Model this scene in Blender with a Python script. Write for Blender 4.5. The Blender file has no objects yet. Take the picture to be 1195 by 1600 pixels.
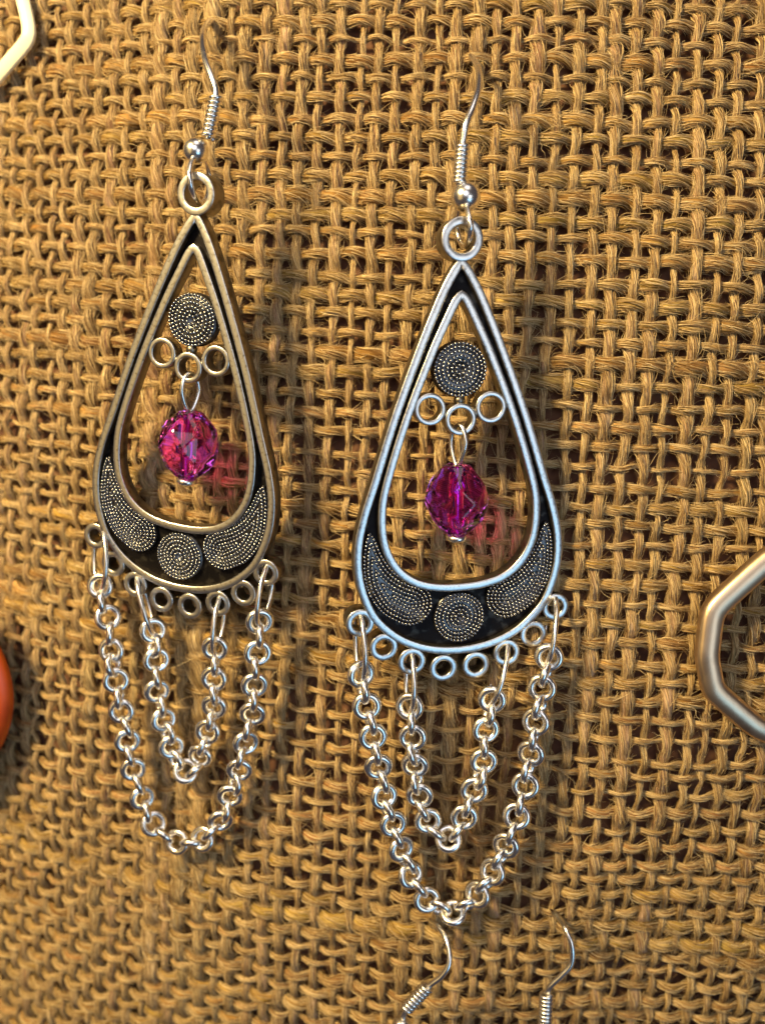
import bpy, bmesh, math, random
import numpy as np
from mathutils import Matrix, Vector

random.seed(7); rng = np.random.default_rng(11)
S = bpy.context.scene
C = S.collection
MM = 0.001

# ------------------------------------------------------------------ camera
F, CX, CY = 1357.0, 597.5, 800.0            # phone lens, in pixels of the 1195 x 1600 photograph
def unit(v): v = np.array(v, float); return v/np.linalg.norm(v)
ZW = unit((0.035, 0.968, 0.240))            # world up seen from the camera (it looks down about 14 degrees)
YW = np.array((0, 0.0, -1.0)); YW = unit(YW - ZW*(YW@ZW))
XW = np.cross(YW, ZW)
A = np.stack([XW, YW, ZW])                  # camera axes -> world axes
CAM = np.array((0.0, -92.0, 22.0))          # mm
cam = bpy.data.cameras.new('camera'); camo = bpy.data.objects.new('camera', cam); C.objects.link(camo)
mw = Matrix.Identity(4)
for i in range(3):
    for j in range(3): mw[i][j] = A[i, j]
    mw[i][3] = CAM[i]*MM
camo.matrix_world = mw
cam.sensor_fit = 'VERTICAL'; cam.sensor_height = 4.54; cam.sensor_width = 3.42; cam.lens = 4.54*F/1600
cam.clip_start = 0.005; cam.clip_end = 20
cam.dof.use_dof = True; cam.dof.focus_distance = 0.084; cam.dof.aperture_fstop = 2.8
S.camera = camo

def c2w(v): return A @ np.array(v, float) + CAM
def W(px, py, d): return c2w(((px-CX)/F*d, -(py-CY)/F*d, -d))      # pixel and depth -> point in mm

# ------------------------------------------------------------------ light
world = bpy.data.worlds.new('World'); S.world = world; world.use_nodes = True
bg = world.node_tree.nodes['Background']; bg.inputs[0].default_value = (0.95, 0.80, 0.95, 1); bg.inputs[1].default_value = 0.05

def lamp(name, cpos, target, size, power, col, size_y=None, spread=180):
    l = bpy.data.lights.new(name, 'AREA'); l.energy = power; l.color = col
    l.shape = 'DISK' if size_y is None else 'RECTANGLE'; l.size = size*MM
    if size_y: l.size_y = size_y*MM
    l.spread = math.radians(spread)
    o = bpy.data.objects.new(name, l); C.objects.link(o)
    p = c2w(cpos); t = c2w(target)
    o.location = Vector(p*MM); o.rotation_euler = Vector(t-p).to_track_quat('-Z', 'Y').to_euler()
    return o
KEY = (-134, 118, 58)
lamp('warm_table_lamp', KEY, (-8, 0, -90), 46, 1.22, (1.0, 0.745, 0.34))
lamp('cool_window', (190, -212, 215), (7, -8, -84), 180, 0.21, (0.36, 0.68, 1.0), 140)
lamp('white_rim_fill', (200, -68, 262), (7, 12, -79), 170, 0.15, (0.90, 0.95, 1.0), 130)  # added panel, no known source: whitens the upper rim reflection, right earring
lamp('warm_rim_fill', (-310, -60, 165), (-20, 10, -86), 260, 0.10, (1.0, 0.66, 0.22))  # added warm panel for the left earring's rims to reflect, no real fixture
lamp('front_fill', (-15, 75, 215), (0, 0, -88), 200, 0.17, (0.92, 0.92, 1.0))  # added frontal fill above the camera, brightens chains and wires
lamp('overhead_fill', (60, 400, 160), (5, 0, -85), 260, 0.32, (1.0, 0.90, 0.84))  # added softbox overhead, unseen, gives chains and hooks wider highlights

S.view_settings.view_transform = 'Standard'; S.view_settings.look = 'None'
S.view_settings.exposure = 0.0; S.view_settings.gamma = 1.0; S.view_settings.use_curve_mapping = False
S.render.engine = 'CYCLES'
S.cycles.max_bounces = 8; S.cycles.transmission_bounces = 8; S.cycles.glossy_bounces = 4; S.cycles.diffuse_bounces = 3
S.cycles.use_denoising = True

# ------------------------------------------------------------------ helpers
def link(o, parent=None):
    C.objects.link(o)
    if parent is not None: o.parent = parent
    return o
def mesh(name, v, f, mat, smooth=True):
    m = bpy.data.meshes.new(name); m.from_pydata([tuple(np.asarray(p, float)*MM) for p in v], [], f)
    if mat: m.materials.append(mat)
    m.polygons.foreach_set('use_smooth', [smooth]*len(m.polygons)); m.update()
    return m
def obj(name, m, parent=None, mtx=None):
    o = link(bpy.data.objects.new(name, m), parent)
    if mtx is not None: o.matrix_local = mtx
    return o
def empty(name, parent=None, mtx=None):
    o = link(bpy.data.objects.new(name, None), parent); o.empty_display_size = 0.002
    if mtx is not None: o.matrix_local = mtx
    return o
def tag(o, label=None, cat=None, group=None, kind=None):
    for k, v in (('label', label), ('category', cat), ('group', group), ('kind', kind)):
        if v: o[k] = v
    return o
def spline(P, n, closed=False):
    """Catmull-Rom through P, resampled evenly to n points."""
    P = np.asarray(P, float)
    Q = np.concatenate([P[-2:], P, P[:3]]) if closed else np.concatenate([[2*P[0]-P[1]], P, [2*P[-1]-P[-2]]])
    out = []
    rngk = range(1, len(Q)-3+1) if not closed else range(2, 2+len(P))
    for i in (range(1, len(Q)-2) if not closed else range(1, 1+len(P))):
        if closed: a, b, c, d = Q[i], Q[i+1], Q[i+2], Q[(i+3) % len(Q)] if i+3 < len(Q) else Q[i+3-len(P)]
        else: a, b, c, d = Q[i-1], Q[i], Q[i+1], Q[i+2]
        t = np.linspace(0, 1, 24, endpoint=False)[:, None]
        out.append(0.5*((2*b)+(-a+c)*t+(2*a-5*b+4*c-d)*t**2+(-a+3*b-3*c+d)*t**3))
    out = np.concatenate(out + ([out[0][:1]] if closed else [P[-1:]]))
    L = np.concatenate([[0], np.cumsum(np.linalg.norm(np.diff(out, axis=0), axis=1))])
    s = np.linspace(0, L[-1], n, endpoint=not closed)
    return np.stack([np.interp(s, L, out[:, k]) for k in range(P.shape[1])], 1)
def tube(P, r, sides=10, closed=False, cap=True):
    """verts, faces of a tube along 3D points P; r scalar or array."""
    P = np.asarray(P, float); n = len(P); r = np.broadcast_to(r, (n,))
    if closed: T = np.roll(P, -1, 0)-np.roll(P, 1, 0)
    else: T = np.gradient(P, axis=0)
    T /= np.linalg.norm(T, axis=1)[:, None]+1e-12
    u = np.cross(T[0], (0.3, 0.2, 0.93)); u /= np.linalg.norm(u); V = []
    for i in range(n):
        u = u-T[i]*(u@T[i]); u /= np.linalg.norm(u); w = np.cross(T[i], u)
        for k in range(sides):
            a = 2*math.pi*k/sides; V.append(P[i]+r[i]*(math.cos(a)*u+math.sin(a)*w))
    Fc = []
    for i in range(n if closed else n-1):
        j = (i+1) % n
        for k in range(sides):
            l = (k+1) % sides; Fc.append((i*sides+k, i*sides+l, j*sides+l, j*sides+k))
    if not closed and cap:
        Fc.append(tuple(range(sides-1, -1, -1))); Fc.append(tuple((n-1)*sides+k for k in range(sides)))
    return V, Fc
def join(parts):
    V, Fc = [], []
    for v, f in parts:
        o = len(V); V += list(v); Fc += [tuple(i+o for i in q) for q in f]
    return V, Fc
def sweep2d(P, prof):
    """closed 2D outline P (n,2, counter-clockwise); prof = closed loop of (offset inward, z)."""
    P = np.asarray(P, float); n = len(P); T = np.roll(P, -1, 0)-np.roll(P, 1, 0); T /= np.linalg.norm(T, axis=1)[:, None]
    N = np.stack([-T[:, 1], T[:, 0]], 1); m = len(prof); V = []
    for i in range(n):
        for o, z in prof: q = P[i]+N[i]*o; V.append((q[0], q[1], z))
    Fc = [(i*m+k, ((i+1) % n)*m+k, ((i+1) % n)*m+(k+1) % m, i*m+(k+1) % m) for i in range(n) for k in range(m)]
    return V, Fc
def ring_prof(w, zf, zb, b=0.10):
    """rounded bar section from offset 0..w, front zf, back zb."""
    return [(b*.3, zf-b*.3), (b, zf-.005), (w/2, zf+.012), (w-b, zf-.005), (w-b*.3, zf-b*.3), (w, zf-b), (w, zb+b), (w-b, zb), (b, zb), (0, zb+b), (0, zf-b)]
def circle(c, r, n): return [(c[0]+r*math.cos(2*math.pi*i/n), c[1]+r*math.sin(2*math.pi*i/n)) for i in range(n)]

# ------------------------------------------------------------------ materials
def newmat(name):
    m = bpy.data.materials.new(name); m.use_nodes = True; nt = m.node_tree
    return m, nt, nt.nodes['Principled BSDF']
def node(nt, t, **kw):
    n = nt.nodes.new(t)
    for k, v in kw.items(): setattr(n, k, v)
    return n
def ramp(nt, fac, stops):
    r = node(nt, 'ShaderNodeValToRGB'); e = r.color_ramp.elements
    while len(e) < len(stops): e.new(0.5)
    for i, (p, c) in enumerate(stops): e[i].position = p; e[i].color = (*c, 1)
    nt.links.new(fac, r.inputs[0]); return r.outputs[0]
def metal(name, col, rough, spots=None, scale=1400, bump=0.0, tint=None):
    m, nt, b = newmat(name)
    b.inputs['Metallic'].default_value = 1; b.inputs['Roughness'].default_value = rough; b.inputs['Base Color'].default_value = (*col, 1)
    tc = node(nt, 'ShaderNodeTexCoord'); nz = node(nt, 'ShaderNodeTexNoise'); nz.inputs['Scale'].default_value = scale; nz.inputs['Detail'].default_value = 4
    nt.links.new(tc.outputs['Object'], nz.inputs['Vector'])
    if spots: nt.links.new(ramp(nt, nz.outputs[0], [(0.34, spots), (0.46, col)]), b.inputs['Base Color'])
    mr = node(nt, 'ShaderNodeMapRange'); mr.inputs[3].default_value = rough*0.75; mr.inputs[4].default_value = rough*1.3
    nt.links.new(nz.outputs[0], mr.inputs[0]); nt.links.new(mr.outputs[0], b.inputs['Roughness'])
    if bump:
        bp = node(nt, 'ShaderNodeBump'); bp.inputs['Strength'].default_value = bump; bp.inputs['Distance'].default_value = 0.0001
        nt.links.new(nz.outputs[0], bp.inputs['Height']); nt.links.new(bp.outputs[0], b.inputs['Normal'])
    return m
M_chain = metal('bright_silver_plate', (0.96, 0.93, 0.88), 0.25, scale=700)
M_rim = metal('antique_silver', (0.72, 0.71, 0.69), 0.30, spots=(0.54, 0.51, 0.47), scale=2600, bump=0.14)
M_side = metal('tarnished_silver', (0.27, 0.24, 0.195), 0.36, spots=(0.12, 0.10, 0.08), scale=900, bump=0.15)
M_oxide = metal('blackened_silver', (0.018, 0.016, 0.017), 0.55, spots=(0.06, 0.055, 0.05), scale=1000, bump=0.3)
M_grain = metal('oxidised_filigree', (0.38, 0.39, 0.42), 0.21, spots=(0.20, 0.20, 0.21), scale=2200)
M_disc = metal('dull_oxidised_silver', (0.17, 0.17, 0.18), 0.36, spots=(0.08, 0.078, 0.075), scale=1800, bump=0.3)
M_hoop = metal('satin_hoop_metal', (0.70, 0.53, 0.36), 0.36, spots=(0.54, 0.39, 0.26), scale=220, bump=0.8)
M_pale = metal('cream_glare_metal', (0.80, 0.76, 0.58), 0.4, spots=(0.74, 0.69, 0.50), scale=600)  # lamp glare on the metal hoop, painted as a pale non-metal base
M_pale.node_tree.nodes['Principled BSDF'].inputs['Metallic'].default_value = 0

def glass_mat():
    m, nt, b = newmat('magenta_glass')
    b.inputs['Base Color'].default_value = (0.97, 0.13, 0.88, 1); b.inputs['Roughness'].default_value = 0.015
    b.inputs['Transmission Weight'].default_value = 1; b.inputs['IOR'].default_value = 1.56
    return m
M_glass = glass_mat()

def jute(name, dark, mid, light, attr=True):
    m, nt, b = newmat(name); L = nt.links
    at = node(nt, 'ShaderNodeAttribute', attribute_name='fib')
    n1 = node(nt, 'ShaderNodeTexNoise'); n1.inputs['Scale'].default_value = 1.0; n1.inputs['Detail'].default_value = 5; n1.inputs['Roughness'].default_value = 0.65
    L.new(at.outputs['Vector'], n1.inputs['Vector'])
    mp = node(nt, 'ShaderNodeMapping'); mp.inputs['Scale'].default_value = (0.55, 0.10, 0.10); L.new(at.outputs['Vector'], mp.inputs[0])
    n2 = node(nt, 'ShaderNodeTexNoise'); n2.inputs['Scale'].default_value = 0.5; n2.inputs['Detail'].default_value = 2; L.new(mp.outputs[0], n2.inputs['Vector'])
    oi = node(nt, 'ShaderNodeObjectInfo')
    c = ramp(nt, n1.outputs[0], [(0.28, dark), (0.5, mid), (0.72, light)])
    hs = node(nt, 'ShaderNodeHueSaturation'); L.new(c, hs.inputs['Color'])
    def rng_map(src, a, bb):
        r = node(nt, 'ShaderNodeMapRange'); r.inputs[3].default_value = a; r.inputs[4].default_value = bb; L.new(src, r.inputs[0]); return r.outputs[0]
    mul = node(nt, 'ShaderNodeMath', operation='MULTIPLY'); L.new(rng_map(oi.outputs['Random'], 0.62, 1.28), mul.inputs[0]); L.new(rng_map(n2.outputs[0], 0.5, 1.5), mul.inputs[1])
    L.new(mul.outputs[0], hs.inputs['Value'])
    ad = node(nt, 'ShaderNodeMath', operation='FRACT'); m7 = node(nt, 'ShaderNodeMath', operation='MULTIPLY'); m7.inputs[1].default_value = 7.31
    L.new(oi.outputs['Random'], m7.inputs[0]); L.new(m7.outputs[0], ad.inputs[0])
    L.new(rng_map(ad.outputs[0], 0.480, 0.514), hs.inputs['Hue']); L.new(rng_map(n2.outputs[0], 1.2, 0.8), hs.inputs['Saturation'])
    tc = node(nt, 'ShaderNodeTexCoord'); n3 = node(nt, 'ShaderNodeTexNoise'); n3.inputs['Scale'].default_value = 34; n3.inputs['Detail'].default_value = 3
    L.new(tc.outputs['Object'], n3.inputs['Vector'])
    mx = node(nt, 'ShaderNodeMixRGB', blend_type='MULTIPLY'); mx.inputs[0].default_value = 1.0; L.new(hs.outputs[0], mx.inputs[1])
    L.new(ramp(nt, n3.outputs[0], [(0.34, (0.72, 0.58, 0.56)), (0.5, (1, 0.96, 0.92)), (0.66, (1.12, 1.10, 0.92))]), mx.inputs[2])
    L.new(mx.outputs[0], b.inputs['Base Color'])
    b.inputs['Roughness'].default_value = 0.75; b.inputs['Specular IOR Level'].default_value = 0.25
    bp = node(nt, 'ShaderNodeBump'); bp.inputs['Strength'].default_value = 0.9; bp.inputs['Distance'].default_value = 0.00012
    L.new(n1.outputs[0], bp.inputs['Height']); L.new(bp.outputs[0], b.inputs['Normal'])
    return m
M_weft = jute('jute_weft', (0.085, 0.036, 0.014), (0.36, 0.215, 0.062), (0.72, 0.52, 0.17))
M_warp = jute('jute_warp', (0.085, 0.048, 0.032), (0.34, 0.24, 0.128), (0.76, 0.61, 0.40))
def fibre_mat():
    m, nt, b = newmat('jute_fibre')
    hi = node(nt, 'ShaderNodeHairInfo')
    nt.links.new(ramp(nt, hi.outputs['Random'], [(0.0, (0.22, 0.12, 0.045)), (0.5, (0.48, 0.32, 0.13)), (1.0, (0.78, 0.60, 0.32))]), b.inputs['Base Color'])
    b.inputs['Roughness'].default_value = 0.5; return m
M_fibre = fibre_mat()
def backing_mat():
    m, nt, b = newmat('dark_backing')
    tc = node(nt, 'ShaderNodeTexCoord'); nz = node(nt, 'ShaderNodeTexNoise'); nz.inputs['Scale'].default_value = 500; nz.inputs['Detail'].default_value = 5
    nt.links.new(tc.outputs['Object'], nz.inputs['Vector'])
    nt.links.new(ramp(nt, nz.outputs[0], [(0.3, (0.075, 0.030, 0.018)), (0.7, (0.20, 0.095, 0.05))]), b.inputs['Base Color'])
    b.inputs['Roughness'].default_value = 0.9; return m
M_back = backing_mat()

# ------------------------------------------------------------------ the cloth surface: y = h(x, z), mm
tabx = [0, 150, 300, 450, 600, 800, 1000, 1195]
taby = [0, 400, 800, 1100, 1400, 1600]
TAB = [[108, 105, 102, 99.5, 97.5, 96, 94, 94], [109, 105, 101, 98, 96.5, 95, 94, 94], [114, 108, 103, 99, 97, 96, 96, 96],
       [119, 111.5, 105, 101, 99, 98, 98, 98], [121.5, 115, 109, 105, 103, 102, 101, 101], [126, 121, 115, 111, 109, 108, 107, 107]]
PW = np.array([W(x, y, TAB[j][i]*0.92) for j, y in enumerate(taby) for i, x in enumerate(tabx)])
def basis(x, z):
    x = np.asarray(x, float)/45; z = np.asarray(z, float)/60
    return np.stack([x**i*z**j for i in range(4) for j in range(4) if i+j <= 3], -1)
coef = np.linalg.lstsq(basis(PW[:, 0], PW[:, 2]), PW[:, 1], rcond=None)[0]
X0, X1 = PW[:, 0].min(), PW[:, 0].max(); Z0, Z1 = PW[:, 2].min(), PW[:, 2].max()
def h(x, z):
    x = np.asarray(x, float); z = np.asarray(z, float)
    xc = np.clip(x, X0, X1); zc = np.clip(z, Z0, Z1); e = 0.5
    b = basis(xc, zc)@coef
    gx = (basis(xc+e, zc)@coef-basis(xc-e, zc)@coef)/(2*e); gz = (basis(xc, zc+e)@coef-basis(xc, zc-e)@coef)/(2*e)
    wav = 0.55*np.sin(x/9.5+z/21+1.0)*np.sin(z/13-x/30) + 0.35*np.sin(x/5.1-z/7.7+2)
    return b+gx*(x-xc)+gz*(z-zc)+wav
def cloth_depth(px, py, off=0.0):
    d = 95.0
    for _ in range(30):
        p = W(px, py, d); d += float((h(p[0], p[2])-off)-p[1])*0.8
    return d
# arc-length layout of the threads
PITCH = 2.02
xs = np.linspace(X0-14, X1+14, 900); zmid = 0.5*(Z0+Z1)
ax = np.concatenate([[0], np.cumsum(np.hypot(np.diff(xs), np.diff(h(xs, zmid))))])
zs = np.linspace(Z0-12, Z1+12, 900); xmid = 5.0
az = np.concatenate([[0], np.cumsum(np.hypot(np.diff(zs), np.diff(h(xmid, zs))))])
NWARP = int(ax[-1]/PITCH)-1; NWEFT = int(az[-1]/PITCH)-1
def smooth_noise(n, step, amp):
    k = int(n/step)+4; g = rng.normal(size=k); t = np.arange(n)/step; i = t.astype(int); u = t-i; u = u*u*(3-2*u)
    return amp*(g[i]*(1-u)+g[i+1]*u)
# thread positions (uneven spacing)
warp_s = (np.arange(NWARP)+1)*PITCH+rng.normal(size=NWARP)*0.13
weft_t = (np.arange(NWEFT)+1)*PITCH+rng.normal(size=NWEFT)*0.11
warp_w = np.clip(rng.lognormal(math.log(0.335), 0.32, NWARP), 0.20, 0.80)     # half widths, mm
weft_w = np.clip(rng.lognormal(math.log(0.325), 0.30, NWEFT), 0.20, 0.78)

cloth = empty('burlap_cloth'); tag(cloth, 'coarse brown burlap cloth of open woven jute hanging behind the earrings', None, None, 'structure')
NP = [(X0+X1)/2, (Z0+Z1)/2]
SIDES, STEP = 10, 0.24
fib_pts, fib_sizes, fib_rad = [], [], []
def build_yarn(idx, is_warp):
    if is_warp: along_total, cross, w0, mat = az[-1], weft_t, warp_w[idx], M_warp
    else: along_total, cross, w0, mat = ax[-1], warp_s, weft_w[idx], M_weft
    n = int(along_total/STEP); a = np.linspace(0.3, along_total-0.3, n)
    lat = (warp_s if is_warp else weft_t)[idx]+smooth_noise(n, 9/STEP, 0.13)+smooth_noise(n, 2.0/STEP, 0.07)
    # phase from the actual crossings
    ph = np.interp(a, cross, np.arange(len(cross)), left=-1, right=len(cross))
    lo, hi = a < cross[0], a > cross[-1]
    ph[lo] = (a[lo]-cross[0])/PITCH; ph[hi] = len(cross)-1+(a[hi]-cross[-1])/PITCH
    wave = np.cos(math.pi*(ph+idx+(0 if is_warp else 1)))
    wave = np.sign(wave)*np.abs(wave)**0.8
    amp = 0.31 if is_warp else 0.37
    slub = np.exp(smooth_noise(n, 7/STEP, 0.22)+smooth_noise(n, 1.4/STEP, 0.12))
    wid = w0*slub*(1-0.08*wave)
    if is_warp: x = np.interp(lat, ax, xs); z = np.interp(a, az, zs)
    else: x = np.interp(a, ax, xs); z = np.interp(lat, az, zs)
    e = 0.4
    nx = (h(x+e, z)-h(x-e, z))/(2*e); nz = (h(x, z+e)-h(x, z-e))/(2*e)
    Nn = np.stack([nx, -np.ones(n), nz], 1); Nn /= np.linalg.norm(Nn, axis=1)[:, None]       # towards the camera
    P = np.stack([x, h(x, z), z], 1)+Nn*(amp*wave+smooth_noise(n, 3/STEP, 0.05))[:, None]
    T = np.gradient(P, axis=0); T /= np.linalg.norm(T, axis=1)[:, None]
    Bv = np.cross(T, Nn); Bv /= np.linalg.norm(Bv, axis=1)[:, None]; Nn = np.cross(Bv, T)
    tw = a*2*math.pi/16.0*(1 if is_warp else -1)+rng.uniform(0, 6.28)
    # strands: streaky radius along the thread, turning with the twist
    rad = np.stack([smooth_noise(n, 4/STEP, 0.09)+smooth_noise(n, 0.7/STEP, 0.09) for _ in range(SIDES)], 1)+1
    th = 2*np.pi*np.arange(SIDES)/SIDES+tw[:, None]
    V = P[:, None]+(Bv[:, None]*np.cos(th)[..., None]*1.0+Nn[:, None]*np.sin(th)[..., None]*0.64)*(wid[:, None]*rad)[..., None]
    i = np.arange(n-1)[:, None]*SIDES; k = np.arange(SIDES)[None]; k2 = (k+1) % SIDES
    Q = np.stack([i+k, i+k2, i+SIDES+k2, i+SIDES+k], -1).reshape(-1, 4)
    m = bpy.data.meshes.new('yarn'); m.vertices.add(n*SIDES); m.vertices.foreach_set('co', (V.reshape(-1)*MM).astype(np.float32))
    m.loops.add(len(Q)*4); m.loops.foreach_set('vertex_index', Q.reshape(-1).astype(np.int32))
    m.polygons.add(len(Q)); m.polygons.foreach_set('loop_start', np.arange(0, len(Q)*4, 4, dtype=np.int32)); m.polygons.foreach_set('use_smooth', np.ones(len(Q), bool))
    at = m.attributes.new('fib', 'FLOAT_VECTOR', 'POINT')
    ang = np.broadcast_to(2*np.pi*np.arange(SIDES)/SIDES, (n, SIDES))
    at.data.foreach_set('vector', np.stack([np.broadcast_to(a[:, None]*0.8+idx*37.7+(500 if is_warp else 0), (n, SIDES)), 5.5*np.cos(ang), 5.5*np.sin(ang)], -1).reshape(-1).astype(np.float32))
    m.materials.append(mat); m.update(calc_edges=True); m.validate()
    obj('yarn', m, cloth)
    # fibres lying along the thread, and stray ones standing off it
    def fibres(cnt, hug):
        K = 7
        L = rng.uniform(1.2, 4.2, cnt) if hug else 0.6+rng.gamma(1.5, 1.0, cnt)
        st = rng.uniform(0.5, along_total-5.5, cnt); th0 = rng.uniform(0, 2*np.pi, cnt)
        u = np.linspace(0, 1, K); aa = st[:, None]+L[:, None]*u[None]*(1 if hug else 0.8)
        q = np.clip((aa-a[0])/(a[1]-a[0]), 0, n-1.001); qi = q.astype(int)
        t2 = th0[:, None]+np.interp(aa, a, tw)-tw[0]+rng.normal(0, .5, cnt)[:, None]*u
        if hug: off = 1.02+0.16*np.sin(u*np.pi)[None]*rng.uniform(-.3, 1.8, cnt)[:, None]+0.5*(u[None]**2)*rng.uniform(-.2, 1, cnt)[:, None]+0.45*rng.uniform(0, 1, cnt)[:, None]**4
        else: off = 1.0+(u[None]**1.4)*rng.gamma(1.6, 0.75, cnt)[:, None]+0.10*np.sin(u[None]*rng.uniform(3, 9, cnt)[:, None]+th0[:, None])*u
        w_ = wid[qi]*off
        pts = P[qi]+Bv[qi]*(np.cos(t2)*w_)[..., None]+Nn[qi]*(np.sin(t2)*w_*0.80)[..., None]
        fib_pts.append(pts.reshape(-1, 3)); fib_sizes.extend([K]*cnt)
        r = rng.uniform(0.018, 0.040, cnt) if hug else rng.uniform(0.014, 0.028, cnt)
        fib_rad.append((r[:, None]*(1-0.75*u[None]**2)).reshape(-1))
    fibres(int(along_total*11.0), True); fibres(int(along_total*9.0), False)
for i in range(NWARP): build_yarn(i, True)
for i in range(NWEFT): build_yarn(i, False)

hc = bpy.data.hair_curves.new('loose_fibres'); hc.add_curves(fib_sizes)
hc.attributes['position'].data.foreach_set('vector', (np.concatenate(fib_pts).reshape(-1)*MM).astype(np.float32))
ra = hc.attributes.get('radius') or hc.attributes.new('radius', 'FLOAT', 'POINT')
ra.data.foreach_set('value', (np.concatenate(fib_rad)*MM).astype(np.float32))
hc.materials.append(M_fibre)
fo = obj('loose_fibres', hc, cloth); fo['kind'] = 'stuff'

# dark sheet close behind the open weave
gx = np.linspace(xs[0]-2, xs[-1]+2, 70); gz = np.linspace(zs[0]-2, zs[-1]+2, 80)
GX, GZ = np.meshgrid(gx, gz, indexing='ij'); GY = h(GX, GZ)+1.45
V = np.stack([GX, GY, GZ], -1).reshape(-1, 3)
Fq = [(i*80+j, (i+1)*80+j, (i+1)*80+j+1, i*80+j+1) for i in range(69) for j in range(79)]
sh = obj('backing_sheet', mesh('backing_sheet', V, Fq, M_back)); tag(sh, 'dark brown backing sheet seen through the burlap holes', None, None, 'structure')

# ------------------------------------------------------------------ shared earring pieces (local mm: x right, y up, z to the viewer)
def sym(half, top=None, bot=None):
    """right half from top to bottom -> closed ccw outline"""
    R = [tuple(p) for p in half]; Lh = [(-x, y) for x, y in half if x > 1e-6]
    return R, Lh
def outline(half, n):
    # half: list from apex (x=0) down the right side to bottom (x=0)
    right = list(half); left = [(-x, y) for x, y in half[1:-1]]
    P = [right[0]]+left+[right[-1]]+right[1:-1][::-1]      # ccw: apex, left side down, bottom, right side up
    return spline(P, n, True)
OUT = [(0, 18.25), (0.55, 17.75), (1.15, 16.9), (2.33, 14.7), (4.45, 9.77), (6.72, 3.9), (8.74, -2.2), (9.78, -5.3), (10.43, -8.4), (10.33, -11.7), (9.25, -15.0), (7.6, -17.1), (5.5, -18.6), (2.9, -19.55), (0, -19.87)]
INN = [(0, 15.3), (0.52, 15.0), (0.95, 14.4), (1.6, 13.1), (3.18, 9.77), (5.57, 3.9), (7.55, -2.2), (8.07, -5.3), (7.78, -8.5), (6.5, -11.0), (4.6, -12.5), (2.4, -13.15), (0, -13.31)]
OUTP, INNP = outline(OUT, 150), outline(INN, 130)
ZB = -1.6
def side_mats(m, zlim):
    """front of a bar polished, its flanks tarnished"""
    m.materials.append(M_side); c = np.array([p.center[2] for p in m.polygons]); nrm = [p.normal[2] for p in m.polygons]
    m.polygons.foreach_set('material_index', [0 if (c[i] > zlim*MM) else 1 for i in range(len(c))]); return m
me_outer = side_mats(mesh('outer_rim', *sweep2d(OUTP, ring_prof(0.78, 0, ZB)), M_rim), -0.4)
me_inner = side_mats(mesh('inner_rim', *sweep2d(INNP, ring_prof(0.76, 0, ZB)), M_rim), -0.4)
def between(Po, Pi, zf, zb, n=180):
    Po, Pi = spline(Po, n, True), None
    return Po
def plate_mesh():
    n = 200; a = outline(OUT, n)
    # inward by 0.4, and matching points on the inner outline by nearest angle from a point of the axis
    To = np.roll(a, -1, 0)-np.roll(a, 1, 0); To /= np.linalg.norm(To, axis=1)[:, None]; a = a+np.stack([-To[:, 1], To[:, 0]], 1)*0.4
    b = outline(INN, n); Tb = np.roll(b, -1, 0)-np.roll(b, 1, 0); Tb /= np.linalg.norm(Tb, axis=1)[:, None]; b = b+np.stack([-Tb[:, 1], Tb[:, 0]], 1)*0.3
    V = [(p[0], p[1], -0.8) for p in a]+[(p[0], p[1], -0.8) for p in b]+[(p[0], p[1], -1.4) for p in a]+[(p[0], p[1], -1.4) for p in b]
    Fq = []
    for i in range(n):
        j = (i+1) % n; Fq += [(i, j, n+j, n+i), (2*n+j, 2*n+i, 3*n+i, 3*n+j)]
    return mesh('groove_plate', V, Fq, M_oxide)
me_plate = plate_mesh()
def loop_mesh(name, ro, ri, zf, zb, n=28):
    return side_mats(mesh(name, *sweep2d(circle((0, 0), ro, n), ring_prof(ro-ri, zf, zb, 0.11)), M_rim), zf-0.35)
me_top = loop_mesh('top_loop', 1.95, 1.22, 0.12, -2.1, 36)
me_loop = loop_mesh('hanging_loop', 1.40, 0.78, -0.05, -2.0)
me_ring = loop_mesh('inner_ring', 1.52, 1.04, -0.1, -1.7)
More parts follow.
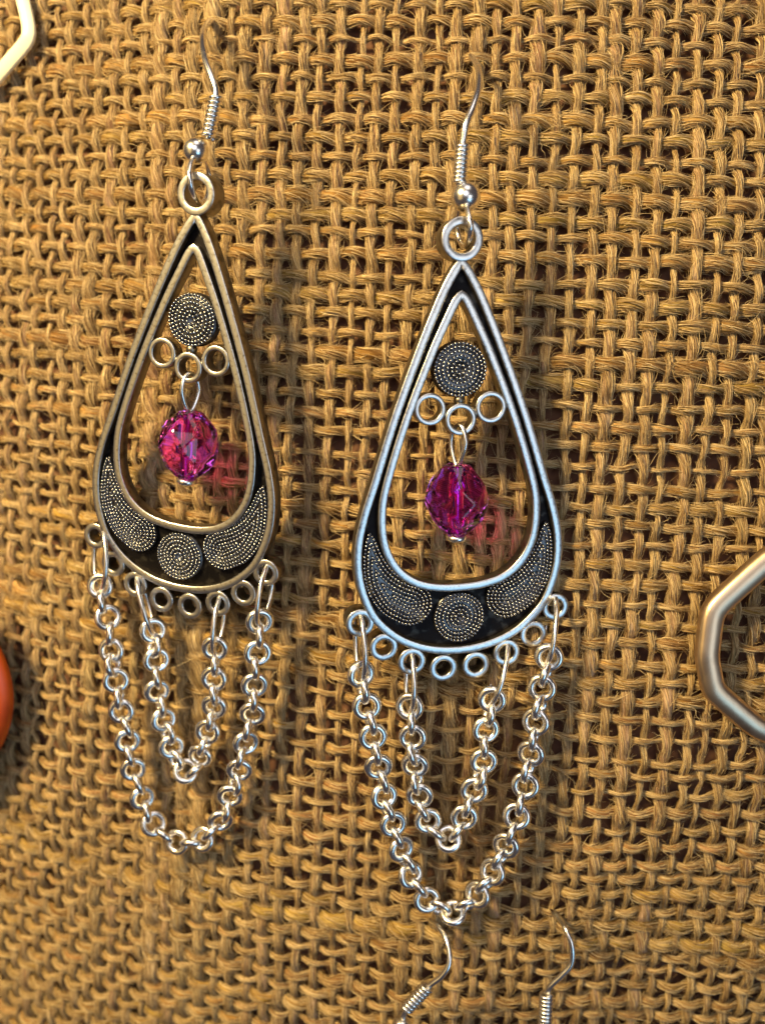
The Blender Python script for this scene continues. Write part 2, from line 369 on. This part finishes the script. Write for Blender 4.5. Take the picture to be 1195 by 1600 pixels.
# filigree: rows of round grains on a dark domed base
def grain(c, r, d, stretch=1.35):
    d = np.array([d[0], d[1]])/(math.hypot(*d)+1e-9); V = []; 
    for (a, b, zc) in [(0, 0, .88)]+[(q*math.cos(t*math.pi/3), q*math.sin(t*math.pi/3), zz) for q, zz in ((.78, .86), (1, .2), (1.0, -.7)) for t in range(6)]:
        k = 1.0
        V.append((c[0]+r*k*(a*stretch*d[0]-b*d[1]), c[1]+r*k*(a*stretch*d[1]+b*d[0]), c[2]+r*zc))
    Fq = [(0, i, i % 6+1) for i in range(1, 7)]+[(i+o6, i+6+o6, i % 6+7+o6, i % 6+1+o6) for o6 in (0, 6) for i in range(1, 7)]
    return V, Fq
def disc_meshes():
    parts = []; R = 2.55
    for ri, r in enumerate((0.42, 0.84, 1.26, 1.68, 2.08, 2.42)):
        cnt = max(6, round(2*math.pi*r/0.37)); z = -0.12-0.10*(r/R)**2*1.5
        for i in range(cnt):
            a = 2*math.pi*(i+0.5*(ri % 2))/cnt; parts.append(grain((r*math.cos(a), r*math.sin(a), z), 0.135, (-math.sin(a)+.5*math.cos(a), math.cos(a)+.5*math.sin(a))))
    g = mesh('grain_rows', *join(parts), M_grain)
    n = 40; V = [(0, 0, -1.2)]+[(.24*math.cos(2*math.pi*i/n), .24*math.sin(2*math.pi*i/n), -0.42) for i in range(n)]+[(2.5*.96*math.cos(2*math.pi*i/n), 2.5*.96*math.sin(2*math.pi*i/n), -0.5) for i in range(n)]+[(2.6*math.cos(2*math.pi*i/n), 2.6*math.sin(2*math.pi*i/n), -.7) for i in range(n)]+[(2.6*math.cos(2*math.pi*i/n), 2.6*math.sin(2*math.pi*i/n), -1.5) for i in range(n)]
    Fq = [(0, 1+i, 1+(i+1) % n) for i in range(n)]
    for k in (0, 1, 2): Fq += [(1+k*n+i, 1+(k+1)*n+i, 1+(k+1)*n+(i+1) % n, 1+k*n+(i+1) % n) for i in range(n)]
    Fq += [tuple(1+3*n+i for i in range(n))]
    return mesh('filigree_disc', V, Fq, M_disc), g
me_disc, me_disc_g = disc_meshes()
def comma(side):
    sp = spline([(4.95, -14.35), (6.5, -13.45), (7.85, -11.8), (8.6, -9.5), (8.85, -7.0)], 60)
    wk = np.interp(np.linspace(0, 1, 60), [0, .2, .45, .7, .9, 1], [2.2, 2.08, 1.62, 1.02, .55, .15])
    T = np.gradient(sp, axis=0); T /= np.linalg.norm(T, axis=1)[:, None]; N = np.stack([-T[:, 1], T[:, 0]], 1)
    def contour(d):
        w = wk-d; k = np.where(w > 0.02)[0]
        if len(k) < 2: return None
        k = k[-1]+1; a = sp[:k]+N[:k]*w[:k, None]; b = sp[:k]-N[:k]*w[:k, None]
        ang0 = math.atan2(*( -N[0])[::-1]); arc = [sp[0]+w[0]*np.array((math.cos(ang0-t), math.sin(ang0-t))) for t in np.linspace(0.15, math.pi-0.15, 14)]
        return np.concatenate([a, b[::-1], np.array(arc)])       # along one edge, tip, back the other, round the bulb
    parts = []
    for li, d in enumerate((0.14, 0.52, 0.90, 1.28, 1.66, 1.98)):
        c = contour(d)
        if c is None: continue
        c = np.concatenate([c, c[:1]]); L = np.concatenate([[0], np.cumsum(np.linalg.norm(np.diff(c, axis=0), axis=1))]); cnt = max(5, round(L[-1]/0.37))
        s = np.linspace(0, L[-1], cnt, endpoint=False); q = np.stack([np.interp(s, L, c[:, k]) for k in (0, 1)], 1)
        for i in range(cnt):
            t = q[(i+1) % cnt]-q[i-1]; dd = (t[0]-.5*t[1], t[1]+.5*t[0]) if side > 0 else (-(t[0]-.5*t[1]), t[1]+.5*t[0])
            parts.append(grain((q[i, 0]*side, q[i, 1], -0.30+0.10*d), 0.132, dd))
    g = mesh('grain_rows', *join(parts), M_grain)
    c = contour(0.02); n = len(c); mid = contour(0.9)
    V = [(p[0]*side, p[1], -0.55) for p in c]+[(p[0]*side, p[1], -1.4) for p in c]
    cen = np.concatenate([sp, sp[::-1], np.repeat(sp[:1], n-120, 0)]) if n >= 120 else None
    k = (n-14)//2; cen = np.concatenate([sp[:k], sp[:k][::-1], np.repeat(sp[:1], 14, 0)])
    V += [(p[0]*side, p[1], -0.42) for p in cen]
    Fq = [(i, (i+1) % n, n+(i+1) % n, n+i) for i in range(n)]+[(i, (i+1) % n, 2*n+(i+1) % n, 2*n+i) for i in range(n)]
    return mesh('filigree_crescent', V, Fq, M_disc), g
me_com = {s: comma(s) for s in (-1, 1)}
# faceted glass bead with a drilled hole
def bead_mesh():
    bm = bmesh.new(); n = 6
    for y, r, ph in ((3.4, 1.25, 0.5), (1.75, 2.85, 0), (0.0, 3.2, 0.5), (-1.75, 2.85, 0), (-3.4, 1.25, 0.5)):
        for i in range(n):
            a = 2*math.pi*(i+ph)/n+0.25; bm.verts.new((r*math.cos(a)*MM, y*MM, r*math.sin(a)*MM))
    bmesh.ops.convex_hull(bm, input=bm.verts[:])
    bmesh.ops.dissolve_limit(bm, angle_limit=0.02, verts=bm.verts[:], edges=bm.edges[:])
    bmesh.ops.bevel(bm, geom=bm.edges[:], offset=0.22*MM, segments=3, affect='EDGES', profile=0.5)
    bmesh.ops.recalc_face_normals(bm, faces=bm.faces[:])
    hole = bmesh.ops.create_cone(bm, cap_ends=True, segments=14, radius1=0.5*MM, radius2=0.5*MM, depth=6.6*MM, matrix=Matrix.Rotation(math.pi/2, 4, 'X'))
    fs = {f for v in hole['verts'] for f in v.link_faces}
    bmesh.ops.reverse_faces(bm, faces=list(fs))
    m = bpy.data.meshes.new('glass_bead'); bm.to_mesh(m); bm.free(); m.materials.append(M_glass); return m
me_bead = bead_mesh()
def torus(name, R, r, mat, nu=26, nv=10, ky=1.0):
    P = [(R*math.cos(2*math.pi*i/nu), R*ky*math.sin(2*math.pi*i/nu), 0) for i in range(nu)]
    return mesh(name, *tube(P, r, nv, closed=True), mat)
me_link = torus('chain_link', 1.09, 0.395, M_chain)
me_jump = torus('jump_ring', 2.05, 0.27, M_chain, 36, 10, 1.0)
def sphere(name, c, r, mat, sq=1.0):
    V, Fq = [], []; nu, nv = 24, 14
    for j in range(1, nv):
        for i in range(nu):
            a, b = 2*math.pi*i/nu, math.pi*j/nv; V.append((c[0]+r*math.sin(b)*math.cos(a), c[1]+r*sq*math.cos(b), c[2]+r*math.sin(b)*math.sin(a)))
    for j in range(nv-2):
        for i in range(nu): k = (i+1) % nu; Fq.append((j*nu+i, j*nu+k, (j+1)*nu+k, (j+1)*nu+i))
    V += [(c[0], c[1]+r*sq, c[2]), (c[0], c[1]-r*sq, c[2])]; t = len(V)
    for i in range(nu): k = (i+1) % nu; Fq += [(t-2, k, i), (t-1, (nv-2)*nu+i, (nv-2)*nu+k)]
    return mesh(name, V, Fq, mat)
def helix(p0, p1, R, turns, r):
    p0, p1 = np.array(p0, float), np.array(p1, float); ax_ = unit(p1-p0); u = unit(np.cross(ax_, (0.2, 0.9, 0.3))); w = np.cross(ax_, u); n = turns*16
    P = [p0+(p1-p0)*i/n+R*(math.cos(2*math.pi*i/16)*u+math.sin(2*math.pi*i/16)*w) for i in range(n+1)]
    return tube(P, r, 8)

def rot(y, p, r):
    a, b, c = map(math.radians, (y, p, r)); ca, sa, cb, sb, cc, sc = math.cos(a), math.sin(a), math.cos(b), math.sin(b), math.cos(c), math.sin(c)
    return np.array([[cc, -sc, 0], [sc, cc, 0], [0, 0, 1]])@np.array([[ca, 0, sa], [0, 1, 0], [-sa, 0, ca]])@np.array([[1, 0, 0], [0, cb, -sb], [0, sb, cb]])
def Tm(x, y, z=0): return Matrix.Translation((x*MM, y*MM, z*MM))
LOOPS = [(-10.0, -15.79), (-7.71, -18.48), (-4.91, -20.23), (-1.69, -21.24), (1.69, -21.24), (4.91, -20.23), (7.71, -18.48), (10.0, -15.79)]

me_solder = sphere('solder_joint', (0, 0, 0), 0.55, M_side, 1.0)
SOLDER = []
for lx, ly in LOOPS:
    q = OUTP[np.argmin(np.hypot(OUTP[:, 0]-lx, OUTP[:, 1]-ly))]; SOLDER.append((q[0]*.9+lx*.1, q[1]*.9+ly*.1))
SOLDER += [(-1.48, 4.05), (1.48, 4.05), (-4.55, 5.0), (4.55, 5.0), (0, 5.3), (0, 18.1)]

def earring(label, pose, T, hookpts, ball, coil, ballr, underpts, chains, bead_shift, bead_rot, eye_yaw):
    Rc = rot(*pose); Rw = A@Rc; o = c2w(T)
    Mw = Matrix.Identity(4)
    for i in range(3):
        for j in range(3): Mw[i][j] = Rw[i, j]
        Mw[i][3] = o[i]*MM
    E = empty('earring', None, Mw); tag(E, label, 'earring', 'pair of chandelier earrings with magenta beads')
    toL = lambda p: Rw.T@(np.asarray(p, float)-o)            # world mm -> local mm
    fromL = lambda p: Rw@np.asarray(p, float)+o
    depth = lambda p: -((A.T@(np.asarray(p)-CAM))[2])
    # --- teardrop frame
    fr = obj('teardrop_frame', me_plate, E); fr['label'] = 'blackened groove between the silver rims'
    obj('outer_rim', me_outer, fr); obj('inner_rim', me_inner, fr)
    obj('top_loop', me_top, fr, Tm(0, 19.75))
    for x, y in LOOPS: obj('hanging_loop', me_loop, fr, Tm(x, y))
    for x, y in SOLDER: obj('solder_joint', me_solder, fr, Tm(x, y, -0.75))
    for x, y in ((-2.96, 4.58), (0, 3.54), (2.96, 4.58)): obj('inner_ring', me_ring, fr, Tm(x, y))
    for x, y in ((0, 8.15), (0, -16.12)):
        d = obj('filigree_disc', me_disc, E, Tm(x, y, -0.1)); obj('grain_rows', me_disc_g, d)
    for s in (-1, 1):
        d = obj('filigree_crescent', me_com[s][0], E); obj('grain_rows', me_com[s][1], d)
    # --- bead on its pin
    bx, bz = bead_shift
    b = obj('glass_bead', me_bead, E, Tm(bx, -4.25, bz)@Matrix.Rotation(math.radians(bead_rot), 4, 'Y')); b['label'] = 'faceted magenta glass bead'
    eye = [(0.62*math.sin(t)*math.cos(math.radians(eye_yaw)) if True else 0, 0, 0) for t in (0,)]
    P = []
    for i in range(36):
        t = 2*math.pi*i/36; w = 1.02*math.sin(t)*(1-0.28*math.cos(t+math.pi)*0) ; y = 1.0+1.95*math.cos(t)
        w *= 0.55+0.45*min(1, max(0, (y+0.95)/2.2)); P.append((bx*(1-(y+0.95)/3.9)+w*math.cos(math.radians(eye_yaw)), y, bz+0.1+w*math.sin(math.radians(eye_yaw))))
    pin = obj('pin_eye', mesh('pin_eye', *join([tube(P, 0.235, 10, closed=True), tube([(bx, -0.95, bz), (bx, -4, bz), (bx, -8.0, bz)], 0.24, 10)]), M_chain), E)
    n = 24; V = []
    for r, y in ((0.0, -7.72), (0.85, -7.74), (1.05, -7.9), (1.05, -8.25), (0.8, -8.45), (0, -8.5)):
        V += [(bx+max(r, .01)*math.cos(2*math.pi*i/n), y, bz+max(r, .01)*math.sin(2*math.pi*i/n)) for i in range(n)]
    obj('pin_head', mesh('pin_head', V, [(k*n+i, k*n+(i+1) % n, (k+1)*n+(i+1) % n, (k+1)*n+i) for k in range(5) for i in range(n)], M_chain), pin)
    # --- ear wire
    hp = spline([toL(W(*p)) for p in hookpts], 60); up = spline([toL(W(*p)) for p in underpts], 40)
    wire = obj('ear_wire', mesh('ear_wire', *join([tube(hp, 0.32, 10), tube(up, 0.27, 10)]), M_chain), E)
    obj('wire_coil', mesh('wire_coil', *helix(toL(W(*coil[0])), toL(W(*coil[1])), 0.50, coil[2], 0.19), M_chain), wire)
    obj('ball_bead', sphere('ball_bead', toL(W(*ball)), ballr, M_chain), wire)
    # --- chains
    for (la, lb, pts, ph) in chains:
        ch = empty('chain', E); ch['label'] = 'long outer swag of silver rolo chain' if la == 0 else 'short inner swag of silver rolo chain'
        pa, pb = fromL((*LOOPS[la], -0.9)), fromL((*LOOPS[lb], -0.9))
        n = len(pts); ymax = max(p[1] for p in pts); da, db = depth(pa), depth(pb)
        path = []
        for k, (x, y) in enumerate(pts):
            f = k/(n-1); d0 = da*(1-f)+db*f; fall = (y-pts[0][1])/(ymax-pts[0][1]) if f < .5 else (y-pts[-1][1])/(ymax-pts[-1][1])
            dc = cloth_depth(x, y, 2.6); path.append(W(x, y, min(dc, d0+(max(dc, d0)-d0)*max(0, fall))))
        ends = [path[0], path[-1]]
        for loop_p, end_p in ((pa, ends[0]), (pb, ends[1])):
            # jump ring joins the hanging loop with the first link
            t = unit(end_p-loop_p); top = loop_p+t*(-0.05)-np.array((0, 0, 0.0)); L = np.linalg.norm(end_p-loop_p)
            mid = (loop_p+end_p)/2+t*(-0.1); view = unit(CAM-mid); side = unit(np.cross(t, view)); nv = unit(np.cross(side, t))
            ang = math.radians(random.uniform(9, 17))*random.choice((-1, 1)); pl = math.cos(ang)*nv+math.sin(ang)*side; nn = np.cross(t, pl)
            sc = (L/2+0.55)/2.05
            Mj = Matrix(((t[0]*sc, pl[0]*sc*.7, nn[0], mid[0]*MM), (t[1]*sc, pl[1]*sc*.7, nn[1], mid[1]*MM), (t[2]*sc, pl[2]*sc*.7, nn[2], mid[2]*MM), (0, 0, 0, 1)))
            obj('jump_ring', me_jump, ch, Mw.inverted()@Mj)
        dense = spline(path, 600); Ld = np.concatenate([[0], np.cumsum(np.linalg.norm(np.diff(dense, axis=0), axis=1))])
        cnt = 2*round(Ld[-1]/1.74/2)+1; s = np.linspace(0, Ld[-1], cnt)
        q = np.stack([np.interp(s, Ld, dense[:, k]) for k in range(3)], 1); tq = np.gradient(q, axis=0)
        for i in range(cnt):
            t = unit(tq[i]+rng.normal(0, 0.10, 3)*np.linalg.norm(tq[i])); view = unit(CAM-q[i]); side = unit(np.cross(t, view)); nv = unit(np.cross(side, t))
            ang = (math.radians(ph) if i % 2 == 0 else math.radians(ph+90))+random.gauss(0, 0.16)
            pl = math.cos(ang)*side+math.sin(ang)*nv; nn = np.cross(t, pl); c = q[i]+rng.normal(0, 0.07, 3)
            Ml = Matrix(((t[0], pl[0], nn[0], c[0]*MM), (t[1], pl[1], nn[1], c[1]*MM), (t[2], pl[2], nn[2], c[2]*MM), (0, 0, 0, 1)))
            obj('chain_link', me_link, ch, Mw.inverted()@Ml)
    return E

dR, dL = 78.2, 81.6
earring('magenta bead chandelier earring with bluish silver rims, hanging lower, towards the angular metal hoop', (11.0, 13.0, 3.4), (7.44, 5.21, -82.19),
    [(717, 291, dR-.3), (722.5, 226, dR-.8), (728, 194, dR-1.2), (739, 166, dR-.9), (747, 139, dR+.2), (748, 114, dR+2.2), (743.5, 98, dR+5), (733, 86, cloth_depth(733, 86)+.6), (729, 84, cloth_depth(729, 84)+2.2)],
    (727.5, 308, dR+.1), ((717.5, 288, dR-.2), (722.5, 227, dR-.8), 9), 1.33,
    [(727, 310, dR), (731, 332, dR-1.2), (735, 352, dR-1.5), (733, 372, dR-.6), (727, 385, dR+1.2), (719, 378, dR+2.6), (714, 356, dR+2.8), (717, 330, dR+1.6), (724, 312, dR+.3)],
    [(0, 7, [(565, 1052), (573.5, 1108), (584, 1161), (593.6, 1213), (605, 1267), (622, 1316), (640, 1363), (663, 1399), (689, 1419), (714, 1424), (747, 1396), (776, 1352), (798, 1302), (814.6, 1249), (826, 1197), (836, 1141), (846, 1083), (856, 1026)], 8),
     (2, 5, [(640.5, 1103), (643, 1155), (650.5, 1213), (660, 1265), (680, 1299), (707, 1309), (729, 1262), (751, 1203), (758, 1146), (769, 1091)], -10)],
    (-0.15, -0.9), 34, 62)
earring('magenta bead chandelier earring with warm brassy rims, hanging higher, next to the orange pendant', (-15.4, 15.4, -10.7), (-19.57, 10.78, -86.24),
    [(326, 218, dL-.2), (338, 150, dL-.8), (332, 124, dL-.8), (322, 97, dL-.2), (317, 70, dL+1.2), (319, 48, dL+3.6), (325, 37, dL+7), (332, 30, cloth_depth(332, 30)+.6), (337, 29, cloth_depth(337, 29)+2.2)],
    (306.5, 236, dL+.1), ((325, 216, dL-.2), (338, 152, dL-.8), 9), 1.2,
    [(307, 238, dL), (298, 258, dL-1.2), (297, 280, dL-1.5), (303, 304, dL-.6), (314, 318, dL+1.2), (325, 304, dL+2.6), (328, 276, dL+2.8), (322, 252, dL+1.6), (311, 238, dL+.3)],
    [(0, 7, [(157, 915), (168.6, 970), (175, 1021), (185, 1074), (195, 1128), (204, 1181), (218, 1232), (240, 1284), (270, 1313), (296, 1318), (326, 1304), (347, 1276), (368, 1228), (379.5, 1180), (390.5, 1128), (398, 1077), (403, 1025), (408, 969)], -8),
     (2, 5, [(239, 984), (245, 1039), (249, 1096), (263, 1148), (279, 1194), (301, 1206), (316, 1174), (331, 1121), (336, 1067), (337.5, 1014)], 10)],
    (0.15, -0.9), 31, 118)

# ------------------------------------------------------------------ ear wires of the next pair below
def lone_wire(label, hook, coil, ball):
    hp = spline([W(*p) for p in hook], 60)
    o = np.array(hp[-1]); E = empty('ear_wire', None, Matrix.Translation(Vector(o*MM)))
    tag(E, label, 'ear wire', 'ear wires at the bottom edge')
    obj('hook', mesh('hook', *tube(hp-o, 0.30, 10), M_chain), E)
    obj('wire_coil', mesh('wire_coil', *helix(W(*coil[0])-o, W(*coil[1])-o, 0.56, coil[2], 0.20), M_chain), E)
    obj('ball_bead', sphere('ball_bead', W(*ball)-o, 1.1, M_chain), E)
    b = W(*ball)-o; P = [(b[0]+1.5*math.sin(t)*.3, b[1]+1.5*math.sin(t)*.95, b[2]-2.2-1.5*math.cos(t)) for t in np.linspace(0, 2*math.pi, 24, endpoint=False)]
    obj('wire_loop', mesh('wire_loop', *tube(P, 0.26, 10, closed=True), M_chain), E)
cd = cloth_depth
lone_wire('curved silver ear wire hooked just under the lowest chain swag', [(665, 1432, cd(665, 1432)+1.6), (670, 1436, cd(670, 1436)-1.0), (681, 1444, cd(681, 1444)-2.8), (695, 1463, cd(690, 1460)-4.4), (702, 1488, cd(700, 1490)-5.6), (700, 1510, cd(700, 1510)-6.2), (688, 1527, cd(690, 1527)-6.4), (670, 1541, cd(670, 1540)-6.4), (634, 1579, cd(632, 1577)-6.4), (630, 1600, cd(632, 1597)-6.4)],
    ((668, 1541, cd(668, 1541)-6.4), (634, 1577, cd(634, 1577)-6.4), 8), (628, 1604, cd(632, 1600)-6.4))
lone_wire('curved silver ear wire with upright coil, standing apart over bare burlap', [(859, 1421, cd(859, 1421)+1.6), (864, 1425, cd(864, 1425)-1.0), (875, 1437, cd(875, 1437)-2.6), (884, 1453, cd(884, 1453)-4.4), (893, 1478, cd(893, 1480)-5.6), (892, 1506, cd(892, 1506)-6.2), (876, 1525, cd(876, 1525)-6.4), (857, 1545, cd(857, 1545)-6.4), (852, 1575, cd(852, 1575)-6.4), (850, 1612, cd(850, 1600)-6.4)],
    ((853, 1552, cd(853, 1552)-6.4), (850, 1612, cd(850, 1600)-6.4), 10), (850, 1628, cd(850, 1600)-6.4))

# ------------------------------------------------------------------ hoops cut by the picture's edges, orange pendant
def hoop(label, pts, lift, wh, mat, ex, cat='hoop'):
    P = []
    for x, y in pts:
        d = cd(min(max(x, -250), 1450), min(max(y, -200), 1800), lift); P.append(W(x, y, d))
    P = np.array(P); n = len(P); c = P.mean(0)
    Q = []
    for i in range(n):                                        # straight sides with small rounded corners
        a, b, d = P[i-1], P[i], P[(i+1) % n]
        Q += [b+(a-b)*0.30, b+(a-b)*0.10+(d-b)*0.02, b+(d-b)*0.10+(a-b)*0.02, b+(d-b)*0.30]
    Q = spline(Q, 160, True); m = 12; V = []
    for i in range(160):
        t = unit(Q[(i+1) % 160]-Q[i-1]); nv = np.array((0, -1.0, 0)); nv = unit(nv-t*(nv@t)); sd = np.cross(t, nv)
        for k in range(m):
            a = 2*math.pi*k/m; ca, sa = math.cos(a), math.sin(a)
            V.append(Q[i]-c+sd*wh[0]*np.sign(ca)*abs(ca)**ex+nv*wh[1]*np.sign(sa)*abs(sa)**ex)
    Fq = [(i*m+k, i*m+(k+1) % m, ((i+1) % 160)*m+(k+1) % m, ((i+1) % 160)*m+k) for i in range(160) for k in range(m)]
    o = obj('angular_hoop', mesh('angular_hoop', V, Fq, mat), None, Matrix.Translation(Vector(c*MM))); tag(o, label, cat)
hoop('silvery gold angular metal hoop cut off by the right edge', [(1112, 952), (1103, 1025), (1113, 1078), (1180, 1136), (1270, 1168), (1370, 1120), (1420, 1020), (1390, 930), (1310, 850), (1212, 862)], 3.0, (1.2, 0.95), M_hoop, 0.75)
hoop('pale cream angular hoop in the top left corner', [(50, 57), (0, 115), (-60, 185), (-160, 180), (-220, 80), (-190, -60), (-90, -140), (15, -90)], 1.9, (0.78, 0.35), M_pale, 0.5)

def pendant():
    m, nt, b = newmat('orange_enamel')
    tc = node(nt, 'ShaderNodeTexCoord'); nz = node(nt, 'ShaderNodeTexNoise'); nz.inputs['Scale'].default_value = 260; nt.links.new(tc.outputs['Object'], nz.inputs['Vector'])
    nt.links.new(ramp(nt, nz.outputs[0], [(0.3, (0.38, 0.045, 0.003)), (0.7, (0.56, 0.085, 0.005))]), b.inputs['Base Color'])
    b.inputs['Roughness'].default_value = 0.35
    d = cd(-60, 1075, 7.5); R = 192*d/F; c = W(-170, 1075, d)
    V, Fq = [], []; nu, nv = 64, 12
    for j in range(nv+1):
        b_ = math.pi*j/nv
        for i in range(nu):
            a = 2*math.pi*i/nu; r = R*math.sin(b_)**0.6 if 0 < j < nv else 0.02; V.append((r*math.cos(a), -2.0*math.cos(b_), r*math.sin(a)))
    for j in range(nv):
        for i in range(nu): k = (i+1) % nu; Fq.append((j*nu+i, j*nu+k, (j+1)*nu+k, (j+1)*nu+i))
    o = obj('round_pendant', mesh('round_pendant', V, Fq, m), None, Matrix.Translation(Vector(c*MM))); tag(o, 'round orange pendant just entering at the left edge', 'pendant')
pendant()
